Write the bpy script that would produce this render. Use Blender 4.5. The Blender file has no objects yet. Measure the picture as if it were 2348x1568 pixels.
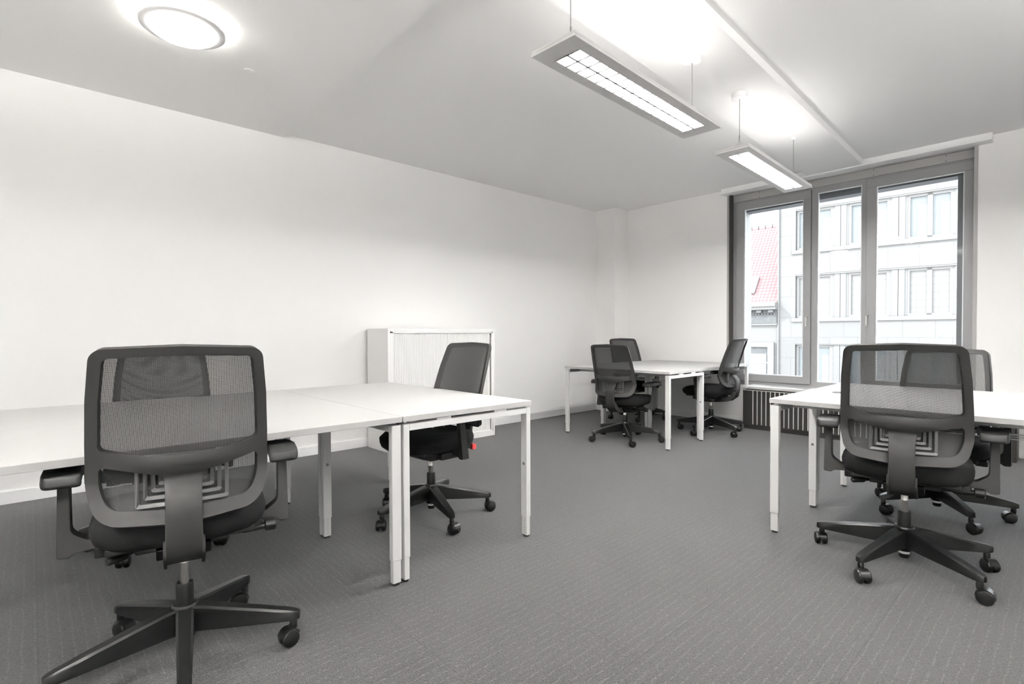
import bpy, bmesh, math, random
from mathutils import Vector, Matrix, geometry
random.seed(7)
S = bpy.context.scene
C = bpy.context.collection
R = math.radians
PI = math.pi

# ------------------------------------------------------------------ camera
F_PX, YAW, PITCH, ROLL = 1196.127, 0.826338, -0.01782954, -0.00363724
cam = bpy.data.cameras.new('camera'); cam_o = bpy.data.objects.new('camera', cam); C.objects.link(cam_o)
cam.sensor_width = 36.0; cam.lens = F_PX / 2348 * 36.0; cam.shift_y = 2.869 / 2348
cam.clip_start = 0.02; cam.clip_end = 300
def cam_axes():
    f = Vector((-math.sin(YAW), math.cos(YAW), 0)); r = Vector((math.cos(YAW), math.sin(YAW), 0)); u = Vector((0, 0, 1))
    f2 = f*math.cos(PITCH) + u*math.sin(PITCH); u2 = u*math.cos(PITCH) - f*math.sin(PITCH)
    return r*math.cos(ROLL) + u2*math.sin(ROLL), u2*math.cos(ROLL) - r*math.sin(ROLL), f2
cr, cu, cf = cam_axes()
M = Matrix.Identity(4)
for i in range(3):
    M[i][0], M[i][1], M[i][2] = cr[i], cu[i], -cf[i]
M[2][3] = 1.10
cam_o.matrix_world = M
S.camera = cam_o

# ------------------------------------------------------------------ world, sun, exposure
W = bpy.data.worlds.new('sky'); S.world = W; W.use_nodes = True
wn = W.node_tree.nodes; wl = W.node_tree.links
bg = wn['Background']
tc = wn.new('ShaderNodeTexCoord'); sp = wn.new('ShaderNodeSeparateXYZ'); rp = wn.new('ShaderNodeValToRGB')
wl.new(tc.outputs['Generated'], sp.inputs[0]); wl.new(sp.outputs['Z'], rp.inputs[0]); wl.new(rp.outputs[0], bg.inputs[0])
rp.color_ramp.elements[0].position = 0.0; rp.color_ramp.elements[0].color = (1.0, 0.995, 0.985, 1)
rp.color_ramp.elements[1].position = 0.6; rp.color_ramp.elements[1].color = (0.90, 0.95, 1.0, 1)
bg.inputs[1].default_value = 5.2
sun = bpy.data.lights.new('sun', 'SUN'); sun_o = bpy.data.objects.new('sun', sun); C.objects.link(sun_o)
sun.energy = 3.6; sun.angle = R(1.0); sun.color = (1.0, 0.982, 0.955)
sun_o.rotation_euler = Vector((0.55, 0.62, -0.62)).to_track_quat('-Z', 'Y').to_euler()
por = bpy.data.lights.new('window_portal', 'AREA'); por_o = bpy.data.objects.new('window_portal', por); C.objects.link(por_o)
por.shape = 'RECTANGLE'; por.size = 2.1; por.size_y = 2.2; por.cycles.is_portal = True
por_o.location = (-1.76, 6.50, 1.6); por_o.rotation_euler = (-PI/2, 0, 0)
S.view_settings.view_transform = 'Standard'; S.view_settings.look = 'None'
S.view_settings.gamma = 1.0; S.view_settings.use_curve_mapping = False
S.view_settings.exposure = 0.80
S.cycles.max_bounces = 12; S.cycles.diffuse_bounces = 6; S.cycles.transparent_max_bounces = 24
S.cycles.caustics_reflective = False; S.cycles.caustics_refractive = False
S.cycles.sample_clamp_indirect = 20.0
S.cycles.use_denoising = True

LAMP_CELL, LAMP_DOWN, LAMP_UP, DISK, GLOW = 2.2, 430.0, 3.4, 6.0, 12.0
ADDED_DOWN, ADDED_UP = 255.0, 300.0      # three unseen pendant lamps added behind and beside the viewpoint to brighten the room

# ------------------------------------------------------------------ materials
def mat(name, col, rough=0.5, metal=0.0, spec=0.5, noise=0.0, nscale=40, bump=0.0, bscale=200, coat=0.0):
    m = bpy.data.materials.new(name); m.use_nodes = True
    n = m.node_tree.nodes; l = m.node_tree.links; b = n['Principled BSDF']
    b.inputs['Base Color'].default_value = (*col, 1); b.inputs['Roughness'].default_value = rough
    b.inputs['Metallic'].default_value = metal; b.inputs['Specular IOR Level'].default_value = spec
    b.inputs['Coat Weight'].default_value = coat
    t = n.new('ShaderNodeTexCoord')
    if noise:
        nz = n.new('ShaderNodeTexNoise'); nz.inputs['Scale'].default_value = nscale; nz.inputs['Detail'].default_value = 4
        l.new(t.outputs['Object'], nz.inputs['Vector'])
        mx = n.new('ShaderNodeMix'); mx.data_type = 'RGBA'
        mx.inputs[6].default_value = (*[c*(1-noise) for c in col], 1); mx.inputs[7].default_value = (*[min(1, c*(1+noise)) for c in col], 1)
        l.new(nz.outputs['Fac'], mx.inputs[0]); l.new(mx.outputs[2], b.inputs['Base Color'])
    if bump:
        nb = n.new('ShaderNodeTexNoise'); nb.inputs['Scale'].default_value = bscale
        l.new(t.outputs['Object'], nb.inputs['Vector'])
        bp = n.new('ShaderNodeBump'); bp.inputs['Strength'].default_value = bump; bp.inputs['Distance'].default_value = 0.002
        l.new(nb.outputs['Fac'], bp.inputs['Height']); l.new(bp.outputs[0], b.inputs['Normal'])
    return m
def emit(name, col, s):
    m = bpy.data.materials.new(name); m.use_nodes = True
    n = m.node_tree.nodes; b = n['Principled BSDF']
    b.inputs['Base Color'].default_value = (0.9, 0.9, 0.88, 1)
    b.inputs['Emission Color'].default_value = (*col, 1); b.inputs['Emission Strength'].default_value = s
    return m

m_wall = mat('white_paint', (0.88, 0.873, 0.865), 0.9, spec=0.2, bump=0.05, bscale=300)
m_ceil = mat('ceiling_paint', (0.93, 0.924, 0.915), 0.95, spec=0.1)
m_trim = mat('white_trim', (0.94, 0.94, 0.94), 0.5)
m_desk = mat('white_laminate', (0.44, 0.437, 0.433), 0.5, spec=0.25, noise=0.01, nscale=5)
m_frame = mat('white_powder_coat', (0.66, 0.657, 0.652), 0.4, bump=0.02, bscale=900)
m_foot = mat('black_foot', (0.02, 0.02, 0.02), 0.6)
m_lock = mat('grey_metal', (0.25, 0.25, 0.25), 0.35, metal=0.8)
m_ink = mat('grey_ink', (0.35, 0.35, 0.35), 0.6)
m_cab = mat('white_steel', (0.84, 0.835, 0.825), 0.45)
m_grey = mat('charcoal_plastic', (0.022, 0.0212, 0.0205), 0.58, spec=0.35, bump=0.06, bscale=1200)
m_lum = mat('grey_plastic', (0.055, 0.055, 0.055), 0.4, spec=0.6)
m_black = mat('black_plastic', (0.006, 0.006, 0.006), 0.36, spec=0.42, bump=0.04, bscale=500)
m_pad = mat('black_soft_pad', (0.008, 0.008, 0.008), 0.5, bump=0.03, bscale=800)
m_seat = mat('black_fabric', (0.007, 0.007, 0.0073), 0.85, spec=0.2, noise=0.35, nscale=500, bump=0.5, bscale=900)
m_chrome = mat('brushed_steel', (0.72, 0.70, 0.67), 0.22, metal=1.0)
m_red = mat('red_webbing', (0.65, 0.05, 0.05), 0.6)
m_lab = mat('white_sticker', (0.8, 0.8, 0.8), 0.5)
m_alu = mat('grey_window_frame', (0.30, 0.30, 0.305), 0.42, spec=0.5, noise=0.03, nscale=8)
m_bead = mat('glazing_bead_lit_white', (0.85, 0.87, 0.9), 0.4)  # white stands in for daylight catching the sash rebates
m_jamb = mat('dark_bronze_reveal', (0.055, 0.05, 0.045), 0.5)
m_panel = mat('beige_grey_panel', (0.40, 0.392, 0.384), 0.5)
m_rad = mat('dark_brown_panel', (0.022, 0.020, 0.018), 0.45, spec=0.4)
m_slot = mat('aluminium_edge', (0.72, 0.71, 0.69), 0.35, metal=0.3)
m_shelf = mat('light_stone_sill', (0.50, 0.495, 0.485), 0.35, noise=0.06, nscale=30)
m_ext = mat('exterior_grey', (0.22, 0.225, 0.235), 0.6)
m_stone = mat('pale_facade_stone', (0.144, 0.144, 0.1429), 0.95, spec=0.1, noise=0.03, nscale=0.8)
m_fwin = mat('facade_window_frame', (0.1653, 0.1653, 0.1653), 0.8, spec=0.1)
m_pane = mat('pale_blue_pane', (0.112, 0.1253, 0.1333), 0.3, spec=0.3)
m_curt = mat('white_curtain', (0.16, 0.1626, 0.1626), 0.9, spec=0.1)
m_dshade = mat('dull_grey_ornament', (0.093, 0.0961, 0.0992), 0.8, spec=0.1, noise=0.3, nscale=9)
m_cell = emit('lamp_cells', (1.0, 0.98, 0.95), LAMP_CELL)
m_tel = emit('lamp_tubes', (1.0, 0.985, 0.962), LAMP_DOWN)
m_tup = emit('lamp_uplight', (1.0, 0.982, 0.955), LAMP_UP)
m_tel2 = emit('added_lamp_tubes', (1.0, 0.985, 0.962), ADDED_DOWN)  # this and the next three glow only in the added unseen lamps
m_tel3 = emit('added_side_lamp_tubes', (1.0, 0.985, 0.962), ADDED_DOWN*.25)
m_tup3 = emit('added_side_lamp_uplight', (1.0, 0.982, 0.955), ADDED_UP*.45)
m_tup2 = emit('added_lamp_uplight', (1.0, 0.982, 0.955), ADDED_UP)
m_disk = emit('opal_glass_lit', (1.0, 0.985, 0.96), DISK)
m_glow = emit('lamp_back_glow', (1.0, 0.985, 0.96), GLOW)
m_lampw = mat('lamp_white_metal', (0.80, 0.79, 0.78), 0.5)
m_cable = mat('steel_cable', (0.35, 0.34, 0.33), 0.4, metal=0.6)

def louvre_mat():
    m = mat('satin_louvre', (0.62, 0.61, 0.60), 0.35, metal=0.3); return m
m_louv = louvre_mat()

def glass_mat():
    m = bpy.data.materials.new('window_glass'); m.use_nodes = True
    n = m.node_tree.nodes; l = m.node_tree.links; n.remove(n['Principled BSDF'])
    t = n.new('ShaderNodeBsdfTransparent'); t.inputs[0].default_value = (0.97, 0.985, 0.99, 1)
    g = n.new('ShaderNodeBsdfGlossy'); g.inputs['Roughness'].default_value = 0.01
    fr = n.new('ShaderNodeFresnel'); fr.inputs[0].default_value = 1.45
    mu = n.new('ShaderNodeMath'); mu.operation = 'MULTIPLY'; mu.inputs[1].default_value = 0.7
    mx = n.new('ShaderNodeMixShader')
    l.new(fr.outputs[0], mu.inputs[0]); l.new(mu.outputs[0], mx.inputs[0]); l.new(t.outputs[0], mx.inputs[1]); l.new(g.outputs[0], mx.inputs[2])
    l.new(mx.outputs[0], n['Material Output'].inputs[0]); return m
m_glass = glass_mat()

def net_mat():
    m = bpy.data.materials.new('open_mesh_fabric'); m.use_nodes = True
    n = m.node_tree.nodes; l = m.node_tree.links; b = n['Principled BSDF']
    b.inputs['Base Color'].default_value = (0.014, 0.0135, 0.013, 1); b.inputs['Roughness'].default_value = 0.6
    b.inputs['Sheen Weight'].default_value = 0.15
    t = n.new('ShaderNodeTexCoord'); s = n.new('ShaderNodeSeparateXYZ'); l.new(t.outputs['Object'], s.inputs[0])
    def mth(op, a, v=None):
        q = n.new('ShaderNodeMath'); q.operation = op
        for i, x in enumerate((a, v)):
            if x is None: continue
            if isinstance(x, (int, float)): q.inputs[i].default_value = x
            else: l.new(x, q.inputs[i])
        return q.outputs[0]
    k = PI / 0.0023
    a = mth('SINE', mth('MULTIPLY', mth('ADD', s.outputs['X'], s.outputs['Z']), k))
    c = mth('SINE', mth('MULTIPLY', mth('SUBTRACT', s.outputs['X'], s.outputs['Z']), k))
    h = mth('GREATER_THAN', mth('MULTIPLY', a, c), 0.37)
    tr = n.new('ShaderNodeBsdfTransparent'); mx = n.new('ShaderNodeMixShader')
    l.new(h, mx.inputs[0]); l.new(b.outputs[0], mx.inputs[1]); l.new(tr.outputs[0], mx.inputs[2])
    l.new(mx.outputs[0], n['Material Output'].inputs[0]); return m
m_net = net_mat()

def carpet_mat():
    m = bpy.data.materials.new('loop_carpet'); m.use_nodes = True
    n = m.node_tree.nodes; l = m.node_tree.links; b = n['Principled BSDF']
    b.inputs['Roughness'].default_value = 0.85; b.inputs['Specular IOR Level'].default_value = 0.25
    b.inputs['Sheen Weight'].default_value = 0.26; b.inputs['Sheen Roughness'].default_value = 0.5
    t = n.new('ShaderNodeTexCoord')
    def noise(sc, scale, det=2):
        mp = n.new('ShaderNodeMapping'); mp.inputs['Scale'].default_value = sc; l.new(t.outputs['Object'], mp.inputs[0])
        z = n.new('ShaderNodeTexNoise'); z.inputs['Scale'].default_value = scale; z.inputs['Detail'].default_value = det
        l.new(mp.outputs[0], z.inputs['Vector']); return z.outputs['Fac']
    def ramp(x, p0, p1, c0=0.0, c1=1.0):
        r = n.new('ShaderNodeMapRange'); r.inputs[1].default_value = p0; r.inputs[2].default_value = p1
        r.inputs[3].default_value = c0; r.inputs[4].default_value = c1; l.new(x, r.inputs[0]); return r.outputs[0]
    def mth(op, a, v):
        q = n.new('ShaderNodeMath'); q.operation = op
        for i, x in enumerate((a, v)):
            if isinstance(x, (int, float)): q.inputs[i].default_value = x
            else: l.new(x, q.inputs[i])
        return q.outputs[0]
    # the tiles are laid with their stitched streaks along x on the cabinet side and along y on the window side
    sx_ = n.new('ShaderNodeSeparateXYZ'); l.new(t.outputs['Object'], sx_.inputs[0])
    side = mth('GREATER_THAN', sx_.outputs['X'], -2.0)
    def seam(o_):
        f = mth('FRACT', mth('MULTIPLY', o_, 2.0), 0.0)
        return mth('LESS_THAN', f, 0.006)
    seams = mth('MAXIMUM', seam(sx_.outputs['X']), seam(sx_.outputs['Y']))
    loops = noise((1, 1, 0.01), 300, 2)
    sx = noise((7, 42, 0.01), 1.0, 5); sy = noise((42, 7, 0.01), 1.0, 5)
    fx = noise((330, 75, 0.01), 1.0, 1); fy = noise((75, 330, 0.01), 1.0, 1)
    def mixf(a, c):
        q = n.new('ShaderNodeMix'); l.new(side, q.inputs[0]); l.new(a, q.inputs[2]); l.new(c, q.inputs[3]); return q.outputs[0]
    def row(o_, wob):
        f = mth('FRACT', mth('ADD', mth('MULTIPLY', o_, 29.0), mth('MULTIPLY', wob, 0.5)), 0.0)
        return mth('LESS_THAN', f, 0.13)
    wob = noise((9, 9, 0.01), 1.0, 2)
    dash = ramp(noise((1, 1, 0.01), 62, 1), 0.44, 0.54)
    st = mth('MULTIPLY', mixf(row(sx_.outputs['Y'], wob), row(sx_.outputs['X'], wob)), dash); fine = ramp(mixf(fx, fy), 0.35, 0.65)
    lp = ramp(loops, 0.46, 0.60)
    v = mth('ADD', mth('MULTIPLY', lp, 0.58), mth('MULTIPLY', fine, 0.42))
    v = mth('MULTIPLY', v, mth('ADD', mth('MULTIPLY', st, 0.85), 0.88))
    v = mth('MULTIPLY', v, mth('SUBTRACT', 1.0, mth('MULTIPLY', seams, 0.45)))
    mx = n.new('ShaderNodeMix'); mx.data_type = 'RGBA'; l.new(v, mx.inputs[0])
    mx.inputs[6].default_value = (0.0015, 0.0015, 0.0017, 1); mx.inputs[7].default_value = (0.064, 0.0635, 0.0632, 1)
    l.new(mx.outputs[2], b.inputs['Base Color'])
    bp = n.new('ShaderNodeBump'); bp.inputs['Strength'].default_value = 0.45; bp.inputs['Distance'].default_value = 0.003
    l.new(v, bp.inputs['Height']); l.new(bp.outputs[0], b.inputs['Normal'])
    return m
m_carpet = carpet_mat()

def band_mat(name, col, dark, scale, axis='Z', rough=0.6):
    m = bpy.data.materials.new(name); m.use_nodes = True
    n = m.node_tree.nodes; l = m.node_tree.links; b = n['Principled BSDF']; b.inputs['Roughness'].default_value = rough
    t = n.new('ShaderNodeTexCoord'); s = n.new('ShaderNodeSeparateXYZ'); l.new(t.outputs['Object'], s.inputs[0])
    q = n.new('ShaderNodeMath'); q.operation = 'MULTIPLY'; q.inputs[1].default_value = scale; l.new(s.outputs[axis], q.inputs[0])
    f = n.new('ShaderNodeMath'); f.operation = 'FRACT'; l.new(q.outputs[0], f.inputs[0])
    g = n.new('ShaderNodeMath'); g.operation = 'LESS_THAN'; g.inputs[1].default_value = 0.07; l.new(f.outputs[0], g.inputs[0])
    mx = n.new('ShaderNodeMix'); mx.data_type = 'RGBA'; mx.inputs[6].default_value = (*col, 1); mx.inputs[7].default_value = (*dark, 1)
    l.new(g.outputs[0], mx.inputs[0]); l.new(mx.outputs[2], b.inputs['Base Color']); return m
m_blind = band_mat('folded_blind', (0.1253, 0.1253, 0.1237), (0.093, 0.093, 0.093), 3.4)
def brick_mat(name, c1, c2, mortar, bw, rh, msize, scale=1.0, rough=0.8):
    m = bpy.data.materials.new(name); m.use_nodes = True
    n = m.node_tree.nodes; l = m.node_tree.links; b = n['Principled BSDF']; b.inputs['Roughness'].default_value = rough; b.inputs['Specular IOR Level'].default_value = .1
    t = n.new('ShaderNodeTexCoord'); s = n.new('ShaderNodeSeparateXYZ'); cb = n.new('ShaderNodeCombineXYZ')
    l.new(t.outputs['Object'], s.inputs[0]); l.new(s.outputs['X'], cb.inputs[0]); l.new(s.outputs['Z'], cb.inputs[1])
    k = n.new('ShaderNodeTexBrick'); k.inputs['Scale'].default_value = scale; k.inputs['Brick Width'].default_value = bw; k.inputs['Row Height'].default_value = rh
    k.inputs['Mortar Size'].default_value = msize; k.inputs['Color1'].default_value = (*c1, 1); k.inputs['Color2'].default_value = (*c2, 1); k.inputs['Mortar'].default_value = (*mortar, 1)
    l.new(cb.outputs[0], k.inputs['Vector']); l.new(k.outputs['Color'], b.inputs['Base Color']); return m
m_facade = brick_mat('facade_slabs', (0.142, 0.142, 0.141), (0.134, 0.134, 0.133), (0.098, 0.098, 0.098), 1.0, 0.9, 0.008)

# ------------------------------------------------------------------ mesh helpers
def link(name, me, m, parent=None, loc=(0, 0, 0)):
    o = bpy.data.objects.new(name, me); C.objects.link(o); o.location = loc
    for q in (m if isinstance(m, (list, tuple)) else [m]): me.materials.append(q)
    if parent: o.parent = parent
    return o
def obj(name, bm, m, parent=None, loc=(0, 0, 0), smooth=None, bevel=0, seg=2):
    me = bpy.data.meshes.new(name); bmesh.ops.recalc_face_normals(bm, faces=bm.faces); bm.to_mesh(me); bm.free()
    o = link(name, me, m, parent, loc)
    if smooth is not None:
        me.shade_smooth(); me.set_sharp_from_angle(angle=R(smooth))
    if bevel:
        b = o.modifiers.new('bevel', 'BEVEL'); b.width = bevel; b.segments = seg; b.limit_method = 'ANGLE'; b.angle_limit = R(40); b.harden_normals = smooth is not None
    return o
def thing(name, label, cat, loc=(0, 0, 0), rz=0, group=None):
    o = bpy.data.objects.new(name, None); C.objects.link(o); o.location = loc; o.rotation_euler = (0, 0, rz)
    o.empty_display_size = 0.1
    return tag(o, label, cat, group)
def tag(o, label, cat, group=None):
    o['label'] = label; o['category'] = cat
    if group: o['group'] = group
    return o
def struct(o, label=None):
    o['kind'] = 'structure'
    if label: o['label'] = label
    return o
def box(bm, x0, x1, y0, y1, z0, z1, mi=0):
    v = [bm.verts.new(p) for p in ((x0,y0,z0),(x1,y0,z0),(x1,y1,z0),(x0,y1,z0),(x0,y0,z1),(x1,y0,z1),(x1,y1,z1),(x0,y1,z1))]
    for f in ((0,3,2,1),(4,5,6,7),(0,1,5,4),(1,2,6,5),(2,3,7,6),(3,0,4,7)):
        bm.faces.new([v[i] for i in f]).material_index = mi
    return v
def nb(): return bmesh.new()
def boxes(*bs):
    bm = nb()
    for b in bs: box(bm, *b)
    return bm
def prism(bm, pts, z0, z1, axis='z'):
    """polygon pts extruded; axis z: (x,y)+z, y: (x,z)+y, x: (y,z)+x"""
    def P(a, b, c): return {'z': (a, b, c), 'y': (a, c, b), 'x': (c, a, b)}[axis]
    lo = [bm.verts.new(P(a, b, z0)) for a, b in pts]; hi = [bm.verts.new(P(a, b, z1)) for a, b in pts]
    bm.faces.new(lo[::-1]); bm.faces.new(hi)
    for i in range(len(pts)):
        j = (i+1) % len(pts); bm.faces.new((lo[i], lo[j], hi[j], hi[i]))
def lathe(bm, prof, n=32, ctr=(0, 0, 0), axis='z'):
    rings = []
    for r, h in prof:
        ring = []
        for k in range(n):
            a = 2*PI*k/n; c, s = r*math.cos(a), r*math.sin(a)
            p = {'z': (c, s, h), 'x': (h, c, s), 'y': (c, h, s)}[axis]
            ring.append(bm.verts.new([p[i]+ctr[i] for i in range(3)]))
        rings.append(ring)
    for a, b in zip(rings, rings[1:]):
        for k in range(n): bm.faces.new((a[k], a[(k+1) % n], b[(k+1) % n], b[k]))
    bm.faces.new(rings[0][::-1]); bm.faces.new(rings[-1])
def tube(bm, pts, r, n=8):
    pts = [Vector(p) for p in pts]; rings = []
    up = Vector((0.13, 0.27, 0.95)).normalized()
    for i, p in enumerate(pts):
        t = (pts[min(i+1, len(pts)-1)] - pts[max(i-1, 0)]).normalized()
        a = t.cross(up)
        if a.length < 0.05: a = t.cross(Vector((1, 0, 0)))
        a.normalize(); b = t.cross(a); up = a.cross(t) if False else up
        rr = r[i] if isinstance(r, (list, tuple)) else r
        rings.append([bm.verts.new(p + a*rr*math.cos(2*PI*k/n) + b*rr*math.sin(2*PI*k/n)) for k in range(n)])
    for a, b in zip(rings, rings[1:]):
        for k in range(n): bm.faces.new((a[k], a[(k+1) % n], b[(k+1) % n], b[k]))
    bm.faces.new(rings[0][::-1]); bm.faces.new(rings[-1])
def round_poly(pts, n=7):
    """pts: (x, y, radius) -> polygon with rounded corners"""
    out = []; N = len(pts)
    for i in range(N):
        p = Vector(pts[i][:2]); a = Vector(pts[i-1][:2]); b = Vector(pts[(i+1) % N][:2]); r = pts[i][2]
        if r <= 0: out.append((p.x, p.y)); continue
        da = (a-p).normalized(); db = (b-p).normalized(); ang = da.angle(db); d = min(r/math.tan(ang/2), (a-p).length*.49, (b-p).length*.49)
        r2 = d*math.tan(ang/2); bis = (da+db).normalized(); c = p + bis*(r2/math.sin(ang/2))
        s = p + da*d - c; e = p + db*d - c
        a0 = math.atan2(s.y, s.x); a1 = math.atan2(e.y, e.x); dd = (a1-a0+PI) % (2*PI) - PI
        for k in range(n+1):
            t = a0 + dd*k/n; out.append((c.x + r2*math.cos(t), c.y + r2*math.sin(t)))
    return out
def densify(poly, step):
    out = []
    for i, p in enumerate(poly):
        q = poly[(i+1) % len(poly)]; d = math.dist(p, q); k = max(1, int(d/step + .5))
        for j in range(k): out.append((p[0]+(q[0]-p[0])*j/k, p[1]+(q[1]-p[1])*j/k))
    return out
def inside(p, poly):
    c = False; x, y = p
    for i in range(len(poly)):
        x1, y1 = poly[i]; x2, y2 = poly[i-1]
        if (y1 > y) != (y2 > y) and x < (x2-x1)*(y-y1)/(y2-y1)+x1: c = not c
    return c
def dist_edge(p, poly):
    d = 9
    for i in range(len(poly)): d = min(d, math.dist(p, poly[i]))
    return d
def sheet(outline, holes, fn, thick, step=0.012):
    """flat outline with holes, triangulated with interior points, bent by fn, thickened along fn's normal"""
    loops = [densify(outline, step)] + [densify(h, step) for h in holes]
    verts = []; edges = []
    for lp in loops:
        b = len(verts); verts += lp; edges += [(b+i, b+(i+1) % len(lp)) for i in range(len(lp))]
    xs = [p[0] for p in outline]; ys = [p[1] for p in outline]
    x = min(xs)
    while x < max(xs):
        y = min(ys)
        while y < max(ys):
            if inside((x, y), outline) and not any(inside((x, y), h) for h in holes) and all(dist_edge((x, y), lp) > step*.55 for lp in loops): verts.append((x, y))
            y += step*1.3
        x += step*1.3
    v2, e2, f2, *_ = geometry.delaunay_2d_cdt([Vector(v) for v in verts], edges, [], 0, 1e-6)
    bm = nb(); eps = 0.002
    fr, bk = [], []
    for v in v2:
        p = Vector(fn(v.x, v.y)); du = Vector(fn(v.x+eps, v.y)) - p; dv = Vector(fn(v.x, v.y+eps)) - p
        nn = du.cross(dv).normalized(); fr.append(bm.verts.new(p + nn*thick/2)); bk.append(bm.verts.new(p - nn*thick/2))
    cnt = {}
    for f in f2:
        c = (sum(v2[i].x for i in f)/len(f), sum(v2[i].y for i in f)/len(f))
        if not inside(c, loops[0]) or any(inside(c, h) for h in loops[1:]): continue
        bm.faces.new([fr[i] for i in f]); bm.faces.new([bk[i] for i in reversed(f)])
        for a, b in zip(f, list(f[1:])+[f[0]]):
            k = (min(a, b), max(a, b)); cnt.setdefault(k, []).append((a, b))
    for k, l_ in cnt.items():
        if len(l_) == 1:
            a, b = l_[0]; bm.faces.new((fr[b], fr[a], bk[a], bk[b]))
    for v in [v for v in bm.verts if not v.link_faces]: bm.verts.remove(v)
    return bm
def dup(root, loc, rz, label=None, group=None, name=None):
    r = root.copy(); C.objects.link(r); r.location = loc; r.rotation_euler = (0, 0, rz)
    if label: r['label'] = label
    if group: r['group'] = group
    for ch in list(root.children):
        c = ch.copy(); C.objects.link(c); c.parent = r
        for g in list(ch.children):
            d = g.copy(); C.objects.link(d); d.parent = c
    return r

# ------------------------------------------------------------------ room shell
XL, XR, YF, YW, ZC = -4.74, 2.9, -3.2, 6.33, 2.86
struct(obj('floor', boxes((XL-.3, XR+.3, YF-.3, YW+.3, -.15, 0)), m_carpet), 'mottled grey loop-pile carpet tiles')
struct(obj('ceiling', boxes((XL-.3, XR+.3, YF-.3, YW+.4, ZC, ZC+.2)), m_ceil), 'white painted ceiling')
bm = nb(); prism(bm, [(XL, YF), (XR, YF), (XR, 1.36), (-2.26, 1.57), (XL, 1.65)], 2.83, ZC)
struct(obj('trim_1', bm, m_ceil), 'slightly lowered part of the ceiling above the round lamp')
bm = nb(); prism(bm, [(-1.68, YF), (-1.13, YF), (-1.352, 2.507), (-1.502, 6.24), (-2.012, 6.24), (-1.868, 2.5)], 2.80, ZC)
struct(obj('trim_2', bm, m_ceil), 'flat soffit strip the two long lamps hang from')
struct(obj('wall_left', boxes((XL-.25, XL, YF-.25, YW+.3, 0, ZC)), m_wall), 'plain white long wall')
struct(obj('wall_right', boxes((XR, XR+.25, YF-.25, YW+.3, 0, ZC)), m_wall))
struct(obj('wall_front', boxes((XL, XR, YF-.25, YF, 0, ZC)), m_wall))
WX0, WX1, WZ0, WZ1 = -2.925, -0.655, 0.47, 2.80
W2 = 2.55   # offset of an unseen window bay added for daylight, right of the frame
struct(obj('wall_back', boxes((XL, WX0, YW, YW+.42, 0, ZC), (WX1, WX0+W2+.3, YW, YW+.42, 0, ZC), (WX1+W2+.3, XR, YW, YW+.42, 0, ZC),
    (WX0, WX1, YW, YW+.42, 0, WZ0), (WX0, WX1, YW, YW+.42, WZ1, ZC), (WX0+W2+.3, WX1+W2+.3, YW, YW+.42, 0, WZ0), (WX0+W2+.3, WX1+W2+.3, YW, YW+.42, WZ1, ZC)), m_wall), 'white window wall')
struct(obj('wall_corner', boxes((XL, -4.405, 6.02, YW, 0, ZC)), m_wall), 'square boxed-in column in the room corner')
bm = nb(); box(bm, -2.98, -.53, 6.24, YW, 2.805, ZC); box(bm, -2.98, -.53, 6.20, YW, 2.788, 2.806)
struct(obj('trim_3', bm, m_trim, bevel=.003), 'white curtain pelmet above the window')
BH = .085
struct(obj('baseboard_left', boxes((XL, XL+.014, YF, 6.02, 0, BH)), m_trim, bevel=.002))
struct(obj('baseboard_back', boxes((XL+.014, -4.405+.014, 6.006, 6.02, 0, BH), (-4.405, -4.391, 6.02, YW, 0, BH), (-4.391, -2.66, YW-.014, YW, 0, BH), (-.56, .1, YW-.014, YW, 0, BH)), m_trim, bevel=.002))
struct(obj('baseboard_right', boxes((XR-.014, XR, YF, YW, 0, BH)), m_trim))

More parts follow.
